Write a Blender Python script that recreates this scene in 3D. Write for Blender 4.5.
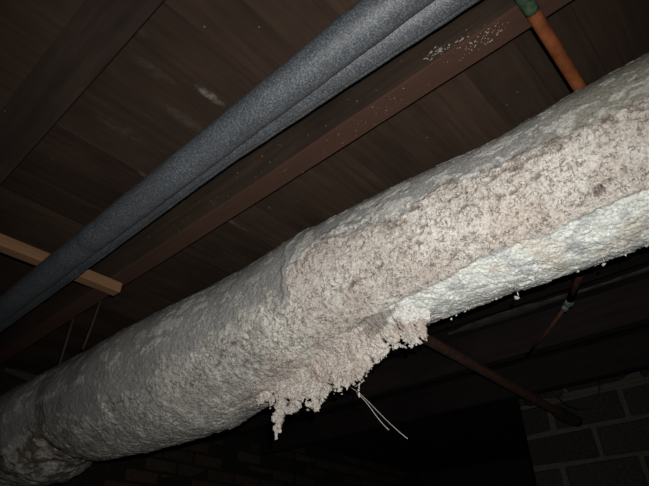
import bpy, bmesh, math, random
import numpy as np
from mathutils import Vector, Matrix
random.seed(7); RNG = np.random.default_rng(11)
SC = bpy.context.scene; COL = SC.collection
for o in list(bpy.data.objects): bpy.data.objects.remove(o)

# ---------------------------------------------------------------- camera, light, exposure
# world: +Y runs along pipes and joists (away), +X across them, Z up; origin = lens, ceiling at z = 1
PITCH, AZ, FPX = 0.6016341, 0.8331046, 520.0
FWD = Vector((math.sin(AZ)*math.cos(PITCH), math.cos(AZ)*math.cos(PITCH), math.sin(PITCH)))
RGT = Vector((math.cos(AZ), -math.sin(AZ), 0)); UPV = RGT.cross(FWD)
cd = bpy.data.cameras.new('camera'); cam = bpy.data.objects.new('camera', cd); COL.objects.link(cam)
cd.sensor_width = 36; cd.lens = 36*FPX/649; cd.clip_start = .01
M3 = Matrix((RGT, UPV, -FWD)).transposed(); cam.matrix_world = M3.to_4x4()
SC.camera = cam
SC.view_settings.view_transform = 'Standard'; SC.view_settings.look = 'None'
SC.view_settings.exposure = 0.0; SC.view_settings.gamma = 1.0; SC.view_settings.use_curve_mapping = False
w = bpy.data.worlds.new('world'); SC.world = w; w.use_nodes = True
w.node_tree.nodes['Background'].inputs[0].default_value = (.5, .55, .6, 1)
w.node_tree.nodes['Background'].inputs[1].default_value = 0.0006
# the phone's flash, a few centimetres up and to the right of the lens
ld = bpy.data.lights.new('camera_flash', 'SPOT'); lo = bpy.data.objects.new('camera_flash', ld); COL.objects.link(lo)
ld.energy = 57; ld.spot_size = math.radians(103); ld.spot_blend = 1.0; ld.shadow_soft_size = .004; ld.color = (1, .985, .95)
fpos = RGT*.022 + UPV*.036
aim = (FWD*FPX + RGT*-5 - UPV*70).normalized()
lo.location = fpos; lo.rotation_euler = aim.to_track_quat('-Z', 'Y').to_euler()

# ---------------------------------------------------------------- helpers
def tag(o, label=None, cat=None, group=None, kind=None):
    if label: o['label'] = label
    if cat: o['category'] = cat
    if group: o['group'] = group
    if kind: o['kind'] = kind
    return o
def empty(name, loc=(0, 0, 0)):
    o = bpy.data.objects.new(name, None); o.location = loc; o.empty_display_size = .05; COL.objects.link(o); return o
def link(name, me, mat=None, parent=None, loc=None):
    o = bpy.data.objects.new(name, me); COL.objects.link(o)
    if mat is not None and not me.materials: me.materials.append(mat)
    if loc is not None: o.location = loc
    if parent is not None:
        o.parent = parent
        if parent.type == 'EMPTY' or True:
            o.matrix_parent_inverse = Matrix.Translation(-Vector(parent.location))
    return o
def from_bm(name, bm, smooth=False):
    me = bpy.data.meshes.new(name); bmesh.ops.recalc_face_normals(bm, faces=bm.faces); bm.to_mesh(me); bm.free()
    if smooth: me.polygons.foreach_set('use_smooth', [True]*len(me.polygons))
    return me
def box(bm, lo_, hi_, bevel=0, jit=0):
    vs = bmesh.ops.create_cube(bm, size=1)['verts']
    for v in vs:
        v.co = Vector([lo_[i] + (v.co[i]+.5)*(hi_[i]-lo_[i]) + random.uniform(-jit, jit) for i in range(3)])
    if bevel:
        es = {e for v in vs for e in v.link_edges}
        bmesh.ops.bevel(bm, geom=list(es), offset=bevel, segments=1, affect='EDGES')
def grid_mesh(name, P, wrap=False, cap=False, smooth=True):
    """P: (n, m, 3) array; wrap joins the second axis"""
    n, m = P.shape[:2]
    i = np.arange(n-1)[:, None]; j = np.arange(m if wrap else m-1)[None, :]
    j2 = (j+1) % m
    F = np.stack([i*m+j, i*m+j2, (i+1)*m+j2, (i+1)*m+j], -1).reshape(-1, 4)
    return quads(name, P.reshape(-1, 3), F, smooth)
def quads(name, V, F, smooth=True):
    me = bpy.data.meshes.new(name)
    me.vertices.add(len(V)); me.vertices.foreach_set('co', np.asarray(V, np.float32).ravel())
    me.loops.add(F.size); me.loops.foreach_set('vertex_index', F.astype(np.int32).ravel())
    me.polygons.add(len(F)); me.polygons.foreach_set('loop_start', np.arange(0, F.size, 4, dtype=np.int32))
    me.polygons.foreach_set('loop_total', np.full(len(F), 4, np.int32))
    if smooth: me.polygons.foreach_set('use_smooth', np.ones(len(F), bool))
    me.update(calc_edges=True); me.validate(); return me
def tube(path, r, seg=16, wob=0, caps=True, name='tube'):
    path = [Vector(p) for p in path]; n = len(path)
    rr = r if hasattr(r, '__len__') else [r]*n
    bm = bmesh.new(); rings = []
    up = Vector((0, 0, 1))
    for k, p in enumerate(path):
        t = (path[min(k+1, n-1)] - path[max(k-1, 0)]).normalized()
        a = t.cross(up if abs(t.z) < .9 else Vector((1, 0, 0))).normalized(); b = t.cross(a)
        rings.append([bm.verts.new(p + (a*math.cos(2*math.pi*s/seg)+b*math.sin(2*math.pi*s/seg))*rr[k]*(1+random.uniform(-wob, wob))) for s in range(seg)])
    for A, B in zip(rings, rings[1:]):
        for s in range(seg): bm.faces.new((A[s], A[(s+1) % seg], B[(s+1) % seg], B[s]))
    if caps:
        bm.faces.new(rings[0]); bm.faces.new(rings[-1][::-1])
    return from_bm(name, bm, True)
# numpy gradient noise
_perm = np.concatenate([RNG.permutation(512)]*2); _g = RNG.normal(size=(512, 3)); _g /= np.linalg.norm(_g, axis=1)[:, None]
def gn(P):
    P = np.asarray(P, float); I = np.floor(P).astype(np.int64); f = P-I; I &= 511
    u = f*f*f*(f*(f*6-15)+10); out = 0
    for dx in (0, 1):
        wx = u[..., 0] if dx else 1-u[..., 0]
        a = _perm[(I[..., 0]+dx) & 511]
        for dy in (0, 1):
            wy = u[..., 1] if dy else 1-u[..., 1]
            b = _perm[(a+I[..., 1]+dy) & 511]
            for dz in (0, 1):
                wz = u[..., 2] if dz else 1-u[..., 2]
                g = _g[_perm[(b+I[..., 2]+dz) & 511]]
                out = out + wx*wy*wz*(g[..., 0]*(f[..., 0]-dx)+g[..., 1]*(f[..., 1]-dy)+g[..., 2]*(f[..., 2]-dz))
    return out*1.5
def fbm(P, s, oct=4, off=0, gain=.5):
    P = np.asarray(P, float); r = 0; a = 1; t = 0
    for k in range(oct):
        r = r + a*gn(P*s + off*7.31 + k*17.7 + 100); t += a; a *= gain; s *= 2.07
    return r/t*1.6
def ss(a, b, x):
    t = np.clip((x-a)/(b-a), 0, 1); return t*t*(3-2*t)
def mixc(c, col, m):
    return c*(1-m[..., None]) + np.array(col)*m[..., None]

# node helpers
def newmat(name, rough=.9, spec=.2):
    m = bpy.data.materials.new(name); m.use_nodes = True; nt = m.node_tree
    b = nt.nodes['Principled BSDF']; b.inputs['Roughness'].default_value = rough; b.inputs['Specular IOR Level'].default_value = spec
    return m, nt, b
def N(nt, t, **kw):
    n = nt.nodes.new(t)
    for k, v in kw.items():
        if hasattr(n, k): setattr(n, k, v)
        else: n.inputs[k.replace('_', ' ')].default_value = v
    return n
def mapping(nt, scale, src='Object'):
    tc = N(nt, 'ShaderNodeTexCoord'); mp = N(nt, 'ShaderNodeMapping'); mp.inputs['Scale'].default_value = scale
    nt.links.new(tc.outputs[src], mp.inputs[0]); return mp.outputs[0]
def noise(nt, vec, scale, detail=4, rough=.55):
    n = N(nt, 'ShaderNodeTexNoise'); n.inputs['Scale'].default_value = scale; n.inputs['Detail'].default_value = detail; n.inputs['Roughness'].default_value = rough
    if vec is not None: nt.links.new(vec, n.inputs['Vector'])
    return n.outputs['Fac']
def ramp(nt, fac, stops):
    r = N(nt, 'ShaderNodeValToRGB'); e = r.color_ramp.elements
    while len(e) < len(stops): e.new(.5)
    for k, (p, c) in enumerate(stops):
        e[k].position = p; e[k].color = (*c, 1) if len(c) == 3 else c
    nt.links.new(fac, r.inputs[0]); return r.outputs[0]
def mixn(nt, a, b, fac, mode='MIX'):
    m = N(nt, 'ShaderNodeMix'); m.data_type = 'RGBA'; m.blend_type = mode
    for s, v in ((0, fac), (6, a), (7, b)):
        if isinstance(v, (int, float)): m.inputs[s].default_value = v
        elif isinstance(v, tuple): m.inputs[s].default_value = (*v, 1)
        else: nt.links.new(v, m.inputs[s])
    return m.outputs[2]
def bump(nt, bs, h, strength=.5, dist=.002):
    n = N(nt, 'ShaderNodeBump'); n.inputs['Strength'].default_value = strength; n.inputs['Distance'].default_value = dist
    nt.links.new(h, n.inputs['Height']); nt.links.new(n.outputs[0], bs.inputs['Normal'])
def math_(nt, op, a, b=0.0):
    n = N(nt, 'ShaderNodeMath', operation=op)
    for s, v in ((0, a), (1, b)):
        if isinstance(v, (int, float)): n.inputs[s].default_value = v
        else: nt.links.new(v, n.inputs[s])
    return n.outputs[0]

def wood(name, c0, c1, axis='X', tint=None, specks=True, stains=(), per=.35, rough=.85):
    m, nt, b = newmat(name, rough, .25)
    sc = (1.5, 22, 22) if axis == 'X' else (22, 1.5, 22)
    tc = N(nt, 'ShaderNodeTexCoord'); oi = N(nt, 'ShaderNodeObjectInfo')
    add = N(nt, 'ShaderNodeVectorMath', operation='ADD'); nt.links.new(tc.outputs['Object'], add.inputs[0])
    sx = math_(nt, 'MULTIPLY', oi.outputs['Random'], 37.0); cx = N(nt, 'ShaderNodeCombineXYZ')
    nt.links.new(sx, cx.inputs[0]); nt.links.new(sx, cx.inputs[1]); nt.links.new(cx.outputs[0], add.inputs[1])
    mp = N(nt, 'ShaderNodeMapping'); mp.inputs['Scale'].default_value = sc; nt.links.new(add.outputs[0], mp.inputs[0])
    g = noise(nt, mp.outputs[0], 2.2, 6, .65)
    c = ramp(nt, g, [(.3, c0), (.7, c1)])
    big = noise(nt, add.outputs[0], 2.5, 4)
    c = mixn(nt, c, ramp(nt, big, [(.3, (.55, .5, .5)), (.7, (1.25, 1.2, 1.15))]), 1.0, 'MULTIPLY')
    v = math_(nt, 'ADD', math_(nt, 'MULTIPLY', oi.outputs['Random'], per), 1-per/2)
    cv = N(nt, 'ShaderNodeCombineColor')
    for k in range(3): nt.links.new(v, cv.inputs[k])
    c = mixn(nt, c, cv.outputs[0], 1.0, 'MULTIPLY')
    if tint: c = tint(nt, c)
    geo = N(nt, 'ShaderNodeNewGeometry')
    if specks:
        vo = N(nt, 'ShaderNodeTexVoronoi'); vo.inputs['Scale'].default_value = 26; nt.links.new(geo.outputs['Position'], vo.inputs['Vector'])
        sp = math_(nt, 'LESS_THAN', vo.outputs['Distance'], .055)
        sp = math_(nt, 'MULTIPLY', sp, math_(nt, 'GREATER_THAN', noise(nt, geo.outputs['Position'], 5, 2), .56))
        c = mixn(nt, c, (.28, .26, .23), math_(nt, 'MULTIPLY', sp, .5))
    for (px, py, rx, ry, s) in stains:      # pale smears on the boards, each with its own place
        mp2 = N(nt, 'ShaderNodeMapping'); mp2.vector_type = 'POINT'
        mp2.inputs['Location'].default_value = (-px/rx, -py/ry, 0); mp2.inputs['Scale'].default_value = (1/rx, 1/ry, 0)
        nt.links.new(geo.outputs['Position'], mp2.inputs[0])
        ln = N(nt, 'ShaderNodeVectorMath', operation='LENGTH'); nt.links.new(mp2.outputs[0], ln.inputs[0])
        k = math_(nt, 'SUBTRACT', 1.0, ln.outputs['Value']); k = math_(nt, 'MAXIMUM', k, 0.0)
        k = math_(nt, 'MULTIPLY', k, math_(nt, 'MULTIPLY', ramp(nt, noise(nt, geo.outputs['Position'], 55, 5, .7), [(.38, (0, 0, 0)), (.62, (1, 1, 1))]), s*1.2))
        k = math_(nt, 'MINIMUM', k, 1.0)
        c = mixn(nt, c, (.30, .28, .25), k)
    nt.links.new(c, b.inputs['Base Color']); bump(nt, b, g, .5, .002)
    return m

# ---------------------------------------------------------------- materials
m_board = wood('old_floorboard_wood', (.033, .0205, .0135), (.060, .039, .027), 'X',
               stains=[(.43, .762, .05, .014, .9), (.18, .735, .07, .02, .18), (.43, .87, .08, .02, .15),
                       (.50, 1.13, .05, .012, .5), (.30, .80, .07, .02, .10), (.35, 1.02, .10, .03, .10), (.80, 1.12, .07, .012, .22), (.96, .10, .03, .02, .25)])
m_board2 = wood('shaded_floorboard_wood', (.013, .0095, .0085), (.024, .018, .016), 'X', specks=False)  # same boards beyond the lagged pipe, their shade put into the colour
def joist_tint(nt, c):
    geo = N(nt, 'ShaderNodeNewGeometry'); sx = N(nt, 'ShaderNodeSeparateXYZ'); nt.links.new(geo.outputs['True Normal'], sx.inputs[0])
    under = math_(nt, 'MULTIPLY', math_(nt, 'LESS_THAN', sx.outputs[2], -.5), 1.0)     # stained red paint on the underside of the joist
    return mixn(nt, c, (.062, .026, .016), math_(nt, 'MULTIPLY', under, .6))
m_joist = wood('joist_wood_red_stained', (.034, .023, .016), (.064, .044, .031), 'Y', joist_tint)
m_joist3 = wood('joist_wood_shaded', (.010, .0075, .007), (.019, .014, .0125), 'Y', specks=False)  # joists behind the lagged pipe, shadow painted in as darker wood
m_joist2 = wood('joist_wood_dark', (.022, .015, .011), (.040, .027, .020), 'Y')
m_batten = wood('sawn_batten_wood', (.15, .08, .04), (.25, .145, .078), 'X', specks=False)

def foam_mat():
    m, nt, b = newmat('grey_foam', .50, .9)
    v = mapping(nt, (1, 1, 1)); n1 = noise(nt, v, 340, 3, .75); n2 = noise(nt, v, 9, 3)
    c = ramp(nt, n1, [(.32, (.019, .022, .026)), (.5, (.050, .056, .064)), (.68, (.15, .165, .18))])
    c = mixn(nt, c, ramp(nt, n2, [(.3, (.8, .8, .8)), (.7, (1.15, 1.15, 1.15))]), 1.0, 'MULTIPLY')
    nt.links.new(c, b.inputs['Base Color']); bump(nt, b, n1, .6, .0015); return m
m_foam = foam_mat()
def metal_mat(name, c0, c1, scale=30, rough=.6, metallic=.0):
    m, nt, b = newmat(name, rough, .4); b.inputs['Metallic'].default_value = metallic
    v = mapping(nt, (1, 1, 1)); n1 = noise(nt, v, scale, 6, .65)
    nt.links.new(ramp(nt, n1, [(.35, c0), (.65, c1)]), b.inputs['Base Color']); bump(nt, b, n1, .3, .001); return m
m_copper = metal_mat('tarnished_copper', (.13, .038, .012), (.28, .085, .028), 24, .55)
m_verd = metal_mat('verdigris', (.015, .03, .02), (.06, .10, .05), 60, .8)
m_rust = metal_mat('rusty_iron', (.045, .020, .013), (.10, .045, .028), 40, .85)
m_redrust = metal_mat('red_rusty_iron', (.07, .022, .014), (.13, .04, .022), 40, .8)
m_dark = metal_mat('blackened_iron', (.008, .007, .006), (.018, .015, .012), 40, .95)
m_nut = metal_mat('grey_green_metal', (.05, .07, .06), (.20, .24, .21), 80, .45)
m_cable = metal_mat('black_cable', (.004, .004, .004), (.01, .01, .01), 40, .5)
m_wire = metal_mat('grey_wire', (.10, .09, .08), (.18, .16, .14), 40, .7)
m_rod = metal_mat('dull_steel_rod', (.018, .014, .011), (.045, .034, .027), 40, .8)

def block_mat(name, c0, c1):
    m, nt, b = newmat(name, .95, .1); v = mapping(nt, (1, 1, 1)); oi = N(nt, 'ShaderNodeObjectInfo')
    n1 = noise(nt, v, 60, 5, .7); c = ramp(nt, n1, [(.3, c0), (.7, c1)])
    vv = math_(nt, 'ADD', math_(nt, 'MULTIPLY', oi.outputs['Random'], .5), .75); cv = N(nt, 'ShaderNodeCombineColor')
    for k in range(3): nt.links.new(vv, cv.inputs[k])
    nt.links.new(mixn(nt, c, cv.outputs[0], 1.0, 'MULTIPLY'), b.inputs['Base Color']); bump(nt, b, n1, .6, .004); return m
m_block = block_mat('concrete_block', (.020, .019, .017), (.045, .043, .038))
m_mortar = block_mat('mortar', (.055, .05, .043), (.095, .088, .075))
m_brick = block_mat('dark_brick', (.03, .022, .016), (.06, .044, .034))  # dark brown tone for the far wall bricks
m_plain = block_mat('rough_render', (.012, .010, .009), (.03, .026, .022))
m_dirt = block_mat('dry_earth', (.06, .045, .032), (.12, .09, .065))
m_plaster = block_mat('plaster_crumb', (.45, .42, .38), (.62, .58, .53))
m_splash = block_mat('old_plaster_splash', (.22, .195, .165), (.36, .33, .29))
m_residue = block_mat('plaster_residue', (.05, .045, .04), (.10, .09, .08))

def lagging_mat():
    m, nt, b = newmat('flaking_lagging', .97, .08)
    at = N(nt, 'ShaderNodeAttribute'); at.attribute_name = 'paint'
    v = mapping(nt, (1, 1, 1))
    warp = N(nt, 'ShaderNodeTexNoise'); warp.inputs['Scale'].default_value = 22; warp.inputs['Detail'].default_value = 3; nt.links.new(v, warp.inputs['Vector'])
    ad = N(nt, 'ShaderNodeVectorMath', operation='MULTIPLY_ADD'); nt.links.new(warp.outputs['Color'], ad.inputs[0]); ad.inputs[1].default_value = (.05, .05, .05); nt.links.new(v, ad.inputs[2])
    def worms(scale, wdt, gscale, g0, g1):       # short dark wrinkles and nicks in the dry crust
        n = noise(nt, ad.outputs[0], scale, 2, .5)
        k = math_(nt, 'ABSOLUTE', math_(nt, 'SUBTRACT', n, .5))
        k = ramp(nt, k, [(0, (1, 1, 1)), (wdt, (0, 0, 0))])
        gt = ramp(nt, noise(nt, v, gscale, 3, .6), [(g0, (0, 0, 0)), (g1, (1, 1, 1))])
        return mixn(nt, k, gt, 1.0, 'MULTIPLY')
    k1 = worms(46, .026, 24, .52, .58); k2 = worms(125, .07, 70, .49, .56)
    n1 = noise(nt, v, 230, 3, .8); n2 = noise(nt, v, 34, 5, .7)
    c = mixn(nt, at.outputs['Color'], ramp(nt, n1, [(.34, (.58, .56, .54)), (.5, (.97, .97, .97)), (.66, (1.22, 1.22, 1.22))]), 1.0, 'MULTIPLY')
    c = mixn(nt, c, ramp(nt, n2, [(.32, (.86, .85, .84)), (.6, (1.04, 1.04, 1.04))]), .8, 'MULTIPLY')
    cr = N(nt, 'ShaderNodeAttribute'); cr.attribute_name = 'crackle'
    kk = mixn(nt, k1, k2, 1.0, 'LIGHTEN'); kk = mixn(nt, kk, cr.outputs['Color'], 1.0, 'MULTIPLY')
    c = mixn(nt, c, (.10, .075, .06), math_(nt, 'MULTIPLY', kk, .85))  # nicks darkened in the colour for dirt and crevice shade
    nt.links.new(c, b.inputs['Base Color'])
    h = math_(nt, 'SUBTRACT', math_(nt, 'ADD', math_(nt, 'MULTIPLY', n1, .5), n2), math_(nt, 'MULTIPLY', kk, 1.0))
    bump(nt, b, h, .55, .0016); return m
m_lag = lagging_mat()

def set_attr(me, name, col):
    a = me.color_attributes.new(name, 'FLOAT_COLOR', 'POINT')
    c = np.ones((len(me.vertices), 4), np.float32); c[:, :3] = col.reshape(-1, col.shape[-1]) if col.ndim > 1 else col.reshape(-1)[:, None]
    a.data.foreach_set('color', c.ravel())

# ---------------------------------------------------------------- setting
X0, X1, X2, Y0, Y1, ZF = -1.3, 3.05, 4.6, -1.35, 2.95, -1.1
bm = bmesh.new(); box(bm, (X0-.1, Y0-.1, 1.022), (X2+.1, Y1+.1, 1.08))
ceiling = tag(link('ceiling', from_bm('ceiling', bm), m_board), kind='structure')
PITCHB = .1215; y = .64 - PITCHB*17
XB = 1.148
def board_mesh(L, mat):
    bm = bmesh.new(); box(bm, (-L/2+.0004, -PITCHB/2+.0002, 0), (L/2-.0004, PITCHB/2-.0002, .022), .0005)
    me = from_bm('floorboard', bm); me.materials.append(mat); return me
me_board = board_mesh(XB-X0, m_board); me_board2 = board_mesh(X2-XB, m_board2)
k = 0
while y < Y1:
    for me_, xm in ((me_board, (X0+XB)/2), (me_board2, (XB+X2)/2)):
        o = link('floorboard', me_, parent=ceiling, loc=(xm, y+PITCHB/2, 1.0+random.uniform(-.0006, .0004)))
        o.rotation_euler = (random.uniform(-.003, .003), 0, 0)
        if abs(y-.64) < .01: o.scale.y = .982
    y += PITCHB
bm = bmesh.new(); box(bm, (X0-.1, Y0-.1, ZF-.1), (X2+.1, Y1+.1, ZF))
me = from_bm('floor', bm); tag(link('floor', me, m_dirt), kind='structure')
for nm, a, b in (('wall_left', (X0-.1, Y0, ZF), (X0, Y1, 1)), ('wall_back', (X0-.1, Y0-.1, ZF), (X2+.1, Y0, 1)), ('wall_side', (X2, Y0, ZF), (X2+.1, Y1, 1))):
    bm = bmesh.new(); box(bm, a, b); tag(link(nm, from_bm(nm, bm), m_plain), kind='structure')

# block wall on the right, ends at y = 1.22, beyond it a dark opening
bm = bmesh.new(); box(bm, (X1+.004, Y0, ZF), (X1+.10, 1.214, 1.0)); box(bm, (X1-.004, .2, .935), (X1+.05, 1.16, .962), .003)
wr = tag(link('wall_right', from_bm('wall_right', bm), m_mortar), kind='structure')
BH, BL, J = .167, .385, .021
bms = []
def block_mesh(L, H):
    bm = bmesh.new(); box(bm, (-.10/2, -L/2, -H/2), (.10/2, L/2, H/2), .008, .005); me = from_bm('concrete_block', bm); me.materials.append(m_block); return me
mb = {}
row = 0; ztop = .93; z = 1.0
rows = [(.937, 1.0)]
zz = .93
while zz > ZF+.05:
    rows.append((max(ZF, zz-BH)+J/2, zz-J/2)); zz -= BH
for r, (a, b) in enumerate(rows):
    yy = 1.22; first = True
    while yy > Y0+.02:
        L = (.178 if r % 2 == 1 else BL) if first else BL
        if r == 0 and first: L = .29
        first = False
        L = min(L, yy-Y0); Lb = L-J
        key = (round(Lb, 3), round(b-a, 3))
        if key not in mb: mb[key] = block_mesh(*key)
        o = link('concrete_block', mb[key], parent=wr, loc=(X1+.05+random.uniform(-.004, .002), yy-Lb/2, (a+b)/2))
        o.rotation_euler = (random.uniform(-.006, .006), 0, random.uniform(-.006, .006)); yy -= L

# far brick wall
bm = bmesh.new(); box(bm, (X0, Y1+.006, ZF), (X2, Y1+.12, 1.0))
wf = tag(link('wall_far', from_bm('wall_far', bm), m_plain), kind='structure')
bm = bmesh.new(); box(bm, (-.105, -.045, -.0325), (.105, .05, .0325), .004, .0015); me_brick = from_bm('brick', bm); me_brick.materials.append(m_brick)
zz = .962; r = 0
while zz > .12:
    xx = .9 + (.1125 if r % 2 else 0)
    while xx < 4.4:
        o = link('brick', me_brick, parent=wf, loc=(xx, Y1+.05+random.uniform(-.003, .003), zz)); o.rotation_euler = (random.uniform(-.01, .01), random.uniform(-.012, .012), random.uniform(-.01, .01)); xx += .225
    zz -= .075; r += 1

# ---------------------------------------------------------------- joists
def joist(xa, xb, mat, label, y1=Y1):
    n = 60; bm = bmesh.new(); prof = [(xa, 1.0), (xa, .854), (xa+.003, .85), (xb-.003, .85), (xb, .854), (xb, 1.0)]
    rings = []
    for k in range(n+1):
        yy = Y0 + (y1-Y0)*k/n; w_ = .0015*math.sin(yy*3+xa*9)
        rings.append([bm.verts.new((x+w_+random.uniform(-.0005, .0005), yy, z_-(0 if z_ > .99 else random.uniform(0, .001)))) for x, z_ in prof])
    for A, B in zip(rings, rings[1:]):
        for s in range(6): bm.faces.new((A[s], A[(s+1) % 6], B[(s+1) % 6], B[s]))
    bm.faces.new(rings[0]); bm.faces.new(rings[-1])
    return tag(link('floor_joist', from_bm('floor_joist', bm), mat), label, 'joist')
j1 = joist(-.12, .186, m_joist2, 'dark broad timber beam crossing the upper left corner under the boards')
j2 = joist(.605, .661, m_joist, 'reddish-brown timber joist right beside the two grey pipes, splashed with plaster')
joist(1.12, 1.176, m_joist2, 'dark timber joist lying just above and behind the flaking lagged pipe')
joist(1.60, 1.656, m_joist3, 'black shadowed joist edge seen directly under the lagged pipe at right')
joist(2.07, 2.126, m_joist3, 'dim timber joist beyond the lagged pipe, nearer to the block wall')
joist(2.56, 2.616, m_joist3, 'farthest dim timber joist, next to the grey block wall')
joist(-.35, -.29, m_joist2, 'timber joist to the left of the camera near the side wall')

bm = bmesh.new(); box(bm, (-.118, Y0+.01, .8455), (.094, Y1-.01, .8505), .0012)
link('packing_board', from_bm('packing_board', bm), m_board, j1)
def lump(bm, c, r, sq=(1, 1, 1), sub=1):
    vs = bmesh.ops.create_icosphere(bm, subdivisions=sub, radius=1)['verts']
    for v in vs:
        k = r*random.uniform(.35, 1.5); v.co = Vector((c[0]+v.co.x*k*sq[0], c[1]+v.co.y*k*sq[1], c[2]+v.co.z*k*sq[2]))
# plaster splashed on the joist's side and underside
bm = bmesh.new()
lump(bm, (.6045, .248, .872), .0052, (.2, 1, 1), 2)
lump(bm, (.6045, .268, .884), .0032, (.2, 1, 1), 2)
for k in range(170):
    t = random.random()**.8; yy = .285-.15*t+random.gauss(0, .010); zz = .878-.04*t+random.gauss(0, .010)
    if zz > .857: lump(bm, (.6045, yy, zz), random.choice((.0005, .0007, .0009, .0018))*random.uniform(.7, 1.2), (.4, random.uniform(.7, 2.6), 1))
    elif zz > .83: lump(bm, (.607+random.random()*.03, yy, .8495), random.uniform(.0004, .0011), (1, random.uniform(1, 2), .4))
for k in range(42):
    yy = random.uniform(.3, .7)+random.gauss(0, .05); lump(bm, (.61+random.random()*.045, yy, .8495), random.uniform(.0003, .0010), (1, 1, .4))
for k in range(30): lump(bm, (.6045, random.uniform(.3, 1.4), random.uniform(.86, .93)), random.uniform(.0006, .0016), (.4, 1, 1))
tag(link('plaster_splash', from_bm('plaster_splash', bm), m_splash, j2), 'white crusty plaster splashes', kind='stuff')

# pale residue along the ceiling beside the wall-side joist
P = []
ys = np.linspace(-.2, 1.05, 160); top = []
w0 = .015+.014*fbm(np.stack([ys, ys*0, ys*0], 1), 7, 4, 3)+.028*ss(.5, .8, ys)*ss(1.05, .8, ys)
w0 = np.clip(w0, .002, .06)
Pn = np.stack([np.stack([2.0-w0, ys, ys*0+.9985], 1), np.stack([2.0-w0*.7, ys, .9985-.004-.003*np.sin(ys*60)], 1), np.stack([2.0+w0*.5, ys, ys*0+.993], 1), np.stack([2.0+w0, ys, ys*0+.9995], 1)], 1)
tag(link('plaster_smear', grid_mesh('plaster_smear', Pn), m_residue), 'pale plaster smear on the dark boards below the lagged pipe', 'plaster')

# ---------------------------------------------------------------- batten
bm = bmesh.new(); n = 24; rings = []
for k in range(n+1):
    x = -.40+(1.045)*k/n; c = random.uniform(0, .0018)+(.004 if k in (19, 20) else 0)
    rings.append([bm.verts.new((x, yv, zv)) for yv, zv in ((1.475, .85), (1.475, .822+c), (1.479, .818), (1.517, .818+c*.5), (1.52, .822), (1.52, .85))])
for A, B in zip(rings, rings[1:]):
    for s in range(6): bm.faces.new((A[s], A[(s+1) % 6], B[(s+1) % 6], B[s]))
bm.faces.new(rings[0]); bm.faces.new(rings[-1])
tag(link('wooden_batten', from_bm('wooden_batten', bm), m_batten), 'light sawn wooden batten nailed crosswise under the joists behind grey pipes', 'batten')

# ---------------------------------------------------------------- grey foam insulated pipes
def foam(path, r, label, slit):
    root = tag(empty('insulated_pipe', path[0]), label, 'pipe')
    ys = np.arange(Y0+.03, Y1-.03, .012); px = np.array([p[1] for p in path])
    cx = np.interp(ys, px, [p[0] for p in path]); cz = np.interp(ys, px, [p[2] for p in path])
    ker = np.ones(15)/15; cx = np.convolve(np.pad(cx, 7, 'edge'), ker, 'valid'); cz = np.convolve(np.pad(cz, 7, 'edge'), ker, 'valid')
    th = np.linspace(0, 2*math.pi, 64, endpoint=False)
    Yg, Tg = np.meshgrid(ys, th, indexing='ij')
    base = np.stack([cx[:, None]+np.cos(Tg)*r, Yg, cz[:, None]+np.sin(Tg)*r], -1)
    d = .0012*fbm(base, 12, 3, slit)+.0004*fbm(base, 90, 2, 2)
    d = d-.003*np.exp(-((np.degrees(Tg)-slit)/5)**2)
    for yj in (-.62, .98, 2.0): d = d-.003*np.exp(-((Yg-yj-slit*.001)/.007)**2)
    Pf = np.stack([cx[:, None]+np.cos(Tg)*(r+d), Yg, cz[:, None]+np.sin(Tg)*(r+d)], -1)
    link('foam_sleeve', grid_mesh('foam_sleeve', Pf, wrap=True), m_foam, root)
    link('copper_core', tube([(cx[0], Y0+.001, cz[0]), (cx[len(cx)//2], ys[len(cx)//2], cz[len(cx)//2]), (cx[-1], Y1-.001, cz[-1])], .011, 16), m_copper, root)
foam([(.377, -1.3, .706), (.377, .9, .706), (.375, 2.9, .704)], .032, 'thick grey foam-insulated pipe, the upper one, running diagonally under the boards', 120)
foam([(.447, -1.3, .734), (.442, 0.05, .737), (.437, .30, .745), (.4265, .7, .7545), (.430, 1.4, .753), (.428, 2.9, .752)], .032, 'grey foam-insulated pipe half hidden below and behind the thicker one', 300)

# ---------------------------------------------------------------- orange copper pipe over the lagging
root = tag(empty('copper_pipe', (-.3, .08, .8365)), 'orange copper pipe crossing under the joist and over the lagged pipe, top right', 'pipe')
link('pipe_tube', tube([(-.3+1.85*k/40, .08, .8365) for k in range(41)], .0125, 24), m_copper, root)
link('pipe_coupling', tube([(.54, .08, .8365), (.545, .08, .8365), (.61, .08, .8365), (.62, .08, .8365)], [.0127, .0134, .0134, .0127], 24, .03), m_verd, root)['label'] = 'green corroded coupling'

# ---------------------------------------------------------------- lagged pipe
yt = [-1.4, -.04, .24, .47, .67, .81, .91, 1.2, 1.57, 2.1, 2.67, 3]; pt = [44.6, 44.8, 44.4, 45, 45.3, 45.6, 45.3, 45, 45.7, 45.5, 45.9, 46]
yb = [-1.4, .09, .25, .54, .70, .95, 1.12, 1.25, 1.65, 1.95, 2.08, 2.16, 2.28, 2.45, 3]; pb = [28.6, 28.6, 28.5, 28.4, 27.6, 25.8, 24.8, 23.4, 23.2, 24.2, 26.0, 25.0, 22.4, 22.5, 23]
XC = .88
ys = [-1.32]
while ys[-1] < 2.935:
    y_ = ys[-1]; ys.append(y_+(.02 if y_ < -.45 else .0021*max(1, math.hypot(1.0, y_)/1.1)))
ys = np.array(ys)
al = np.radians(np.concatenate([np.linspace(-112, 112, 330), np.linspace(116, 244, 30)]))
def core(yv):
    t = np.radians(np.interp(yv, yt, pt)); b = np.radians(np.interp(yv, yb, pb))
    c = (t+b)/2; d = XC/np.cos(c); return c, d*np.sin((t-b)/2), d*np.sin(c)
c_, R_, zc = core(ys)
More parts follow.
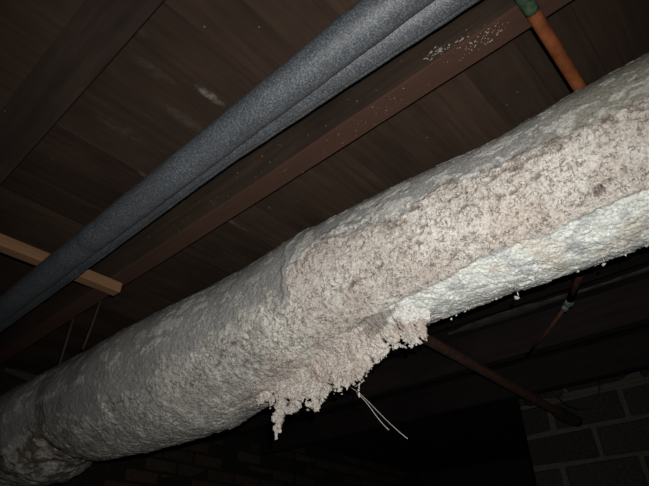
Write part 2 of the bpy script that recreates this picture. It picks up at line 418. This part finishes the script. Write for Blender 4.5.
Yg, Ag = np.meshgrid(ys, al, indexing='ij'); Cg, Rg, Zg = c_[:, None], R_[:, None], zc[:, None]
ang = math.pi+Cg-Ag            # direction in the x-z plane: Ag = 0 faces the lens side, positive is upward
dirx, dirz = np.cos(ang), np.sin(ang)
P = np.stack([XC+dirx*Rg, Yg, Zg+dirz*Rg], -1); Ad = np.degrees(Ag)
Ad = np.where(Ad > 180, Ad-360, Ad)
wv = fbm(P, 9, 4, 1); wf_ = fbm(P, 42, 4, 2, .6)
big = fbm(P, 3.2, 3, 3); mid = fbm(P, 16, 4, 4); fine = fbm(P, 75, 3, 5, .6)
lim = np.interp(Ad, [-60, -30, -12, 17, 46], [1.06, .93, .83, .775, .76])
near = 1-ss(-.006, .006, Yg-lim+.03*wv+.012*wf_)                                   # the pink-crusted stretch, right of the break
ridge = np.interp(ys, [-1.4, -.05, .06, .3, .45, .56, .62, .75, 1.3, 2, 3], [24, 24, 31, 34, 33, 39, 40, 36, 28, 24, 22])[:, None]
low = np.interp(ys, [-1.4, .0, .33, .42, .55, .65, .8, .95, 1.3], [-21, -21, -19.5, -25, -29, -33, -33, -40, -60])[:, None]
pink = ss(2.0, -2.0, Ad-ridge+10*wv+4*wf_)*ss(-1.5, 1.5, Ad-low+3*wv+1.5*wf_)*near
white = ss(1.5, -1.5, Ad-low+3*wv+1.5*wf_)*(1-ss(.63, .72, Yg+.06*wf_))
belowpink = ss(2, -2, Ad-np.interp(ys, [.40, .50, .6, .66, .86, .95, 1.1], [-80, -58, -42, -33, -31, -30, -45])[:, None]+5*wf_)*ss(.45, .55, Yg)*(1-ss(.98, 1.14, Yg+.1*wv))
lowleft = ss(4, -4, Ad-np.interp(ys, [.8, .93, 1.07, 1.36, 1.6, 2, 2.6], [20, 14, 14, 0, -6, -4, 10])[:, None]+22*wv+6*wf_)*(1-near)
crust = ss(-.02, .06, wv+.5*wf_+.1*mid)
flk = ss(.10, .16, fbm(np.stack([P[..., 0]*1, P[..., 1]*.6, P[..., 2]], -1), 26, 4, 71, .6)+.25*fbm(P, 5, 2, 72)+.004*(ridge+10-Ad))*ss(ridge-4, ridge+2, Ad)
crumble = np.exp(-((Ad-ridge+10*wv)/7)**2)*near
pit = np.exp(-((Yg-.118-.02*wf_)/.035)**2-((Ad+8+35*(Yg-.118)+4*wf_)/2.2)**2)*ss(-.25, .2, fbm(P, 60, 3, 9))
pit2 = np.exp(-((Yg-.62)/.03)**2-((Ad+2)/2.5)**2)*ss(0, .2, wf_)
ringstep = np.exp(-((Yg-lim-.012+.03*wv+.012*wf_)/.008)**2)*ss(-40, -10, Ad)
brown = ss(1.65, 2.0, Yg)*ss(25, -10, Ad+20*wv)*ss(-.15, .2, fbm(P, 22, 4, 12))
wrinkle = ss(.035, 0, np.abs(fbm(P, 13, 5, 14, .65)))*ss(-.05, .25, fbm(P, 4, 2, 15))
wr2 = ss(.03, 0, np.abs(fbm(P, 27, 4, 24, .6)))*ss(-.1, .2, fbm(P, 6, 2, 25))
smoothtop = ss(ridge, ridge+10, Ad)
S_ = Ad*math.pi/180*Rg
warp1 = fbm(P, 24, 4, 81, .65)*.016; warp2 = fbm(P, 24, 4, 82, .65)*.016
def cracks(lines, width, cut=.0):
    m = np.zeros(Yg.shape)
    for k, L in enumerate(lines):
        pts = [(a, math.radians(b)*float(core(a)[1])) for a, b in L]
        for (ya, sa), (yb2, sb) in zip(pts, pts[1:]):
            dy, ds = yb2-ya, sb-sa; U = Yg+warp1-ya; W = S_+warp2-sa
            t = np.clip((U*dy+W*ds)/(dy*dy+ds*ds), 0, 1)
            m = np.maximum(m, np.exp(-((U-t*dy)**2+(W-t*ds)**2)/width**2))
    return m*ss(cut-.15, cut+.1, fbm(P, 33, 3, 83))
ck = cracks([[(.631, -6.3), (.599, -3.5), (.547, .8), (.479, 4.2), (.406, 3.2)], [(.16, 33.2), (.132, 31), (.119, 17.4), (.122, 8.1)], [(.419, 11.3), (.306, 16.8), (.25, 14.9), (.178, 12.3)],
             [(.636, 44), (.579, 42), (.519, 38), (.464, 28.6)], [(.79, 14), (.80, -11.9), (.781, -29.9)], [(.06, 30), (.025, 26), (0, 23), (-.1, 22)], [(.424, 31), (.33, 28), (.24, 29), (.15, 27)],
             [(1.563, .1), (1.437, -5.1), (1.309, -4.8)], [(1.161, -13.6), (1.083, -10), (1.038, -8.9), (1.013, -2.4), (.91, -.7)]], .0030)
ck2 = cracks([[(.424, -9.3), (.309, -3.1), (.21, .3), (.143, -1.6)], [(.40, -13), (.30, -8), (.2, -6)], [(.837, -6.6), (.871, -14.7), (.96, -16), (1.028, -33.2)], [(.7, 30), (.62, 22), (.5, 24)], [(.56, 10), (.50, 15), (.42, 20)], [(.09, 18), (.03, 12), (-.05, 14)]], .0022, .05)
lip = cracks([[(.625, -2), (.59, 1), (.54, 5), (.479, 8.5), (.406, 7.2)], [(.636, 48), (.579, 46), (.519, 42), (.464, 33)], [(.424, 35), (.33, 32), (.24, 33), (.15, 31)]], .006, -.3)
grit = fbm(P, 170, 2, 6, .7)
disp = .0052*big+.0030*mid*(1-.5*smoothtop)*(.45+.55*near)+.0016*fine*(1-.6*smoothtop)+.0012*grit*(1-.5*smoothtop)
disp = disp+.0035*pink-.002*white*(1-crust)+.002*(1-near)*lowleft+.0035*crumble*ss(-.1, .3, wf_)
disp = disp-.0045*ck-.002*ck2+.004*lip+.0012*flk-.007*pit-.004*pit2+.004*ringstep-.0028*wrinkle*(1-.7*smoothtop)-.0018*wr2*(pink+lowleft)+.012*brown*fbm(P, 14, 3, 13)
disp = disp+.002*ss(.05, .10, fbm(P, 18, 4, 31))*lowleft
disp = disp+.006*belowpink*fbm(P, 24, 4, 33)
disp = np.where(np.abs(Ad) > 112, .006*big, disp)
Pd = np.stack([XC+dirx*(Rg+disp), Yg, Zg+dirz*(Rg+disp)], -1)
Pd[..., 2] = np.minimum(Pd[..., 2], .8475-.0*Yg)
tm = np.abs(Yg-.08) < .0135; Pd[..., 2] = np.where(tm, np.minimum(Pd[..., 2], .8235), Pd[..., 2])
# colours of the paint and plaster; crevices painted dark for dirt and shade
C = np.zeros(P.shape)+np.array((.30, .297, .287))
C = mixc(C, (.36, .355, .34), ss(.0, .12, wf_+.3*wv)*.5)
C = mixc(C, (.30, .285, .215), ss(.25, -.05, Yg)*.7)
C = mixc(C, (.55, .54, .51), flk*.75)
C = mixc(C, (.22, .215, .205), ss(.05, .4, -big)*.5*(1-near))
C = mixc(C, (.47, .455, .42), lowleft*.9)
C = mixc(C, (.62, .61, .56), lowleft*ss(.0, .14, fbm(P, 10, 4, 41))*.7)
C = mixc(C, (.30, .285, .26), lowleft*ss(.05, .25, fbm(P, 16, 4, 42))*.5)
C = mixc(C, (.52, .478, .435), pink)
C = mixc(C, (.58, .55, .51), pink*ss(0, .25, fbm(P, 8, 3, 43))*.7)
C = mixc(C, (.47, .41, .36), pink*ss(.10, .35, fbm(P, 11, 3, 44))*.6)
C = mixc(C, (.68, .70, .66), white)
C = mixc(C, (.46, .48, .48), white*ss(.16, .34, fbm(P, 20, 4, 45))*.75)
C = mixc(C, (.60, .53, .43), white*ss(.15, .35, fbm(P, 14, 4, 46))*.5)
C = mixc(C, (.53, .48, .435), belowpink)
C = mixc(C, (.13, .10, .08), np.clip(ck*.8+ck2*.5, 0, .85))
greyp = ss(1.25, .7, ((Yg-.59)/.06)**2+((Ad+37-60*(Yg-.59))/6)**2+1.2*wf_)
C = mixc(C, (.25, .22, .195), greyp*.9)
cream = ss(1.2, .7, ((Yg-.835-.0008*Ad)/.03)**2+((Ad+10)/24)**2+1.2*wv+.7*wf_)
C = mixc(C, (.60, .575, .52), cream*.9)
C = mixc(C, (.14, .105, .08), brown*.9)
C = mixc(C, (.07, .05, .04), np.clip(pit*1.3+pit2*.7, 0, 1))
C = mixc(C, (.17, .135, .11), np.clip(wrinkle*.35+wr2*.3, 0, .7)*np.clip(pink+lowleft+.25, 0, 1)*(1-white))
C = mixc(C, (.16, .12, .09), crumble*ss(.08, .25, -wf_)*.6)
me = grid_mesh('lagging', Pd, wrap=True)
set_attr(me, 'paint', C)
set_attr(me, 'crackle', np.clip(pink*.9+lowleft*.9+.15+belowpink*.5-.7*white, 0, 1)[..., None].repeat(3, -1))
duct = tag(empty('lagged_pipe', (XC, 1.0, .40)), 'huge flaking white-grey plaster-lagged pipe hung diagonally across the cellar', 'pipe')
link('lagging', me, m_lag, duct)

# torn curtain of lagging that hangs off its near lower side
ey = np.array([.490, .501, .513, .560, .601, .652, .709, .774, .829, .860, .901, .930, .943, .954, .966, 1.02])
ez = np.array([.500, .470, .436, .446, .446, .420, .394, .390, .362, .386, .376, .372, .325, .375, .410, .42])
g = .0014; gy = np.arange(.485, 1.03, g); gz = np.arange(.535, .295, -g)
Yf, Zf = np.meshgrid(gy, gz, indexing='ij'); Q = np.stack([Yf*0, Yf, Zf], -1)
edge = np.interp(gy, ey, ez)[:, None]
lob = fbm(Q, 34, 5, 51, .7); lob2 = fbm(Q, 100, 3, 52, .6)
dist = Zf-edge+.021*lob+.009*lob2+.001
xf = .868-.055*ss(.43, .535, Zf)-.010*fbm(Q, 9, 3, 53)
fade = ss(0, .03, dist)
xf = xf+.035*ss(.545, .50, Yf)*ss(.462, .485, Zf)
xf = xf-.011*lob*fade-.0035*lob2-.004*fbm(Q, 220, 2, 54)+.006*(1-fade)
keep = (dist > 0) & ~((fbm(Q, 45, 3, 55) > .34) & (dist < .035))
cell = keep[:-1, :-1] & keep[1:, :-1] & keep[:-1, 1:] & keep[1:, 1:]
nz = len(gz); ii, jj = np.nonzero(cell)
F = np.stack([ii*nz+jj, (ii+1)*nz+jj, (ii+1)*nz+jj+1, ii*nz+jj+1], -1)
used, inv = np.unique(F, return_inverse=True); F = inv.reshape(F.shape)
V = np.stack([xf, Yf, Zf], -1).reshape(-1, 3)[used]
th = (.004+.016*fade).reshape(-1)[used]
Vb = V.copy(); Vb[:, 0] += th+.003*lob2.reshape(-1)[used]
n0 = len(V); E = np.concatenate([F[:, [0, 1]], F[:, [1, 2]], F[:, [2, 3]], F[:, [3, 0]]])
keyE = E[:, 0].astype(np.int64)*10**7+E[:, 1]; keyR = E[:, 1].astype(np.int64)*10**7+E[:, 0]
bd = E[~np.isin(keyE, keyR)]
side = np.stack([bd[:, 1], bd[:, 0], bd[:, 0]+n0, bd[:, 1]+n0], -1)
FF = np.concatenate([F, F[:, ::-1]+n0, side])
me = quads('torn_lagging', np.concatenate([V, Vb]), FF)
Cf = np.zeros(V.shape)+np.array((.53, .48, .435)); Qv = np.stack([V[:, 0]*0, V[:, 1], V[:, 2]], -1)
Cf = mixc(Cf, (.60, .565, .52), ss(0, .25, fbm(Qv, 12, 3, 61))*.7); Cf = mixc(Cf, (.42, .34, .29), ss(.02, .3, fbm(Qv, 30, 4, 62))*.6)
up = ss(-.010, .006, Qv[:, 2]-np.interp(Qv[:, 1], [.49, .56, .64, .76, .88], [.466, .480, .497, .495, .50])+.014*fbm(Qv, 20, 3, 63))*ss(.86, .76, Qv[:, 1])
Cf = mixc(Cf, (.62, .625, .60), up*.85)
Cf = mixc(Cf, (.17, .13, .105), ss(.03, 0, np.abs(fbm(Qv, 24, 5, 64, .65)))*.55*ss(-.1, .2, fbm(Qv, 6, 2, 65)))  # creases of the torn sheet painted dark for dirt and shade
gp = ss(1.3, .7, ((Qv[:, 1]-.59)/.06)**2+((Qv[:, 2]-.503-.25*(.59-Qv[:, 1]))/.019)**2+1.3*fbm(Qv, 30, 4, 66)); Cf = mixc(Cf, (.25, .22, .195), gp*.85)
set_attr(me, 'paint', np.concatenate([Cf, Cf])); set_attr(me, 'crackle', np.full((2*n0, 3), .55))
link('torn_lagging', me, m_lag, duct)['label'] = 'ragged pinkish torn curtain of lagging'
# crumbs along the ragged edge and chips hanging under the right stretch
bm = bmesh.new()
for k in range(170):
    yy = random.uniform(.53, .96); ze = float(np.interp(yy, ey, ez))+random.gauss(.002, .006)
    lump(bm, (.868+random.uniform(-.012, .01), yy+random.uniform(-.005, .005), ze), random.choice((.0011, .0016, .0022, .0045))*random.uniform(.6, 1), (1, random.uniform(.5, 1.8), random.uniform(.5, 1.8)))
for k in range(34):      # spiky drip at the far end
    t = k/34; lump(bm, (.868, .944+random.gauss(0, .006*(1-t)+.0015), .385-.072*t), random.uniform(.002, .0065)*(1-.6*t)+.0008, (1, 1, 1.4))
for k in range(5): lump(bm, (.868, .688+random.gauss(0, .001), .385-.006*k), .0026, (1, .7, 1.6))
for k in range(60):
    yy = random.uniform(.0, .5); lump(bm, (.90+random.uniform(-.01, .035), yy, .507), random.uniform(.001, .0028), (1, 1, 1.3))
for yy, zz, r in ((.319, .478, .0042), (.158, .484, .0034), (.201, .488, .002), (.462, .480, .002), (.45, .484, .0016), (.43, .486, .0016), (.36, .490, .002), (.12, .488, .0022)):
    lump(bm, (.90, yy, zz), r, (1, 1.2, 1.1)); lump(bm, (.90, yy-.003, zz+.008), r*.45, (.5, .5, 3)); lump(bm, (.90, yy-.001, zz+.018), r*.3, (.4, .4, 5))
tag(link('loose_crumb', from_bm('loose_crumb', bm), m_plaster, duct), 'white crumbs along the ragged edge', kind='stuff')
def curve(pts, n=14):
    out = []
    for k in range(n+1):
        t = k/n; a = [Vector(p) for p in pts]
        while len(a) > 1: a = [p.lerp(q, t) for p, q in zip(a, a[1:])]
        out.append(a[0])
    return out
for pts in ([(.87, .712, .385), (.868, .672, .36), (.866, .635, .305), (.87, .576, .254)], [(.872, .700, .372), (.870, .665, .345), (.868, .648, .305), (.87, .618, .278)],
            [(.87, .70, .384), (.87, .69, .387), (.87, .68, .390)]):
    link('loose_fibre', tube(curve(pts), .0006, 6), m_plaster, duct)['label'] = 'thin pale loose fibre'
link('loose_fibre', tube(curve([(.866, .80, .40), (.865, .79, .385), (.864, .805, .35)]), .0012, 6), m_plaster, duct)

# ---------------------------------------------------------------- hangers at the left
for pts, lb in (([(.70, 1.955, 1.0), (.70, 1.957, .705)], 'thin steel hanger rod down to the lagged pipe, left of its twin'), ([(.70, 1.73, 1.0), (.70, 1.765, .80), (.70, 1.785, .727)], 'thin steel hanger rod down to the lagged pipe, right of its twin')):
    tag(link('hanger_rod', tube(pts, .0045, 10), m_rod), lb, 'rod', 'hanger rods at the left end')

# ---------------------------------------------------------------- things behind the lagged pipe
root = tag(empty('rusty_pipe', (1.5, .955, .8265)), 'rusty brown iron pipe running from behind the torn lagging to the block wall', 'pipe')
link('pipe_tube', tube([(1.3+1.62*k/20, .96-.0*k, .8275) for k in range(21)], .0215, 20), m_rust, root)
link('end_elbow', tube([(2.86, .955, .823), (2.88, .955, .823), (2.93, .95, .818), (2.97, .94, .808), (3.0, .925, .80), (3.05, .92, .80)], [.022, .030, .034, .034, .033, .030], 20, .02), m_dark, root)['label'] = 'black elbow at the wall'
for (ya, xa) in ((1.0, 2.57),):
    o = link('pipe_clip', tube([(xa, .925, .85), (xa, .93, .80), (xa, .955, .792), (xa, .985, .80), (xa, .99, .86)], .005, 8), m_dark, root)
root = tag(empty('rusty_strut', (1.709, .444, .82)), 'reddish rusty thin strut with a grey-green nut, under the lagged pipe', 'strut')
link('strut_rod', tube([(1.33, .19, .833), (1.52, .325, .828), (1.69, .43, .822)], [.013, .013, .012], 14, .03), m_redrust, root)
link('strut_rod', tube([(1.70, .438, .822), (1.895, .598, .826), (2.09, .76, .838)], [.006, .006, .006], 10), m_redrust, root)
link('nut', tube([(1.683, .425, .821), (1.69, .430, .821), (1.703, .441, .821), (1.710, .447, .821)], [.012, .0155, .0155, .011], 6), m_nut, root)['label'] = 'grey-green nut'
link('nut', tube([(1.717, .452, .821), (1.722, .457, .821), (1.733, .467, .821), (1.738, .471, .821)], [.009, .0125, .0125, .008], 6), m_nut, root)
tag(link('black_cable', tube(curve([(3.04, .985, .95), (3.03, .95, .86), (3.025, .86, .80), (3.03, .76, .85), (3.04, .742, 1.0)], 24), .0042, 8), m_cable), 'thin black cable sagging in a loop against the top of the block wall', 'cable')
root = tag(empty('wire_tie', (2.72, .99, .85)), 'two grey wire ends twisted up from the rusty iron pipe', 'wire')
for dy in (-.012, .014):
    link('wire_end', tube(curve([(2.66, .965, .850), (2.66, .985+dy, .87), (2.66, .955+dy*2, .905)], 8), .0035, 6), m_wire, root)
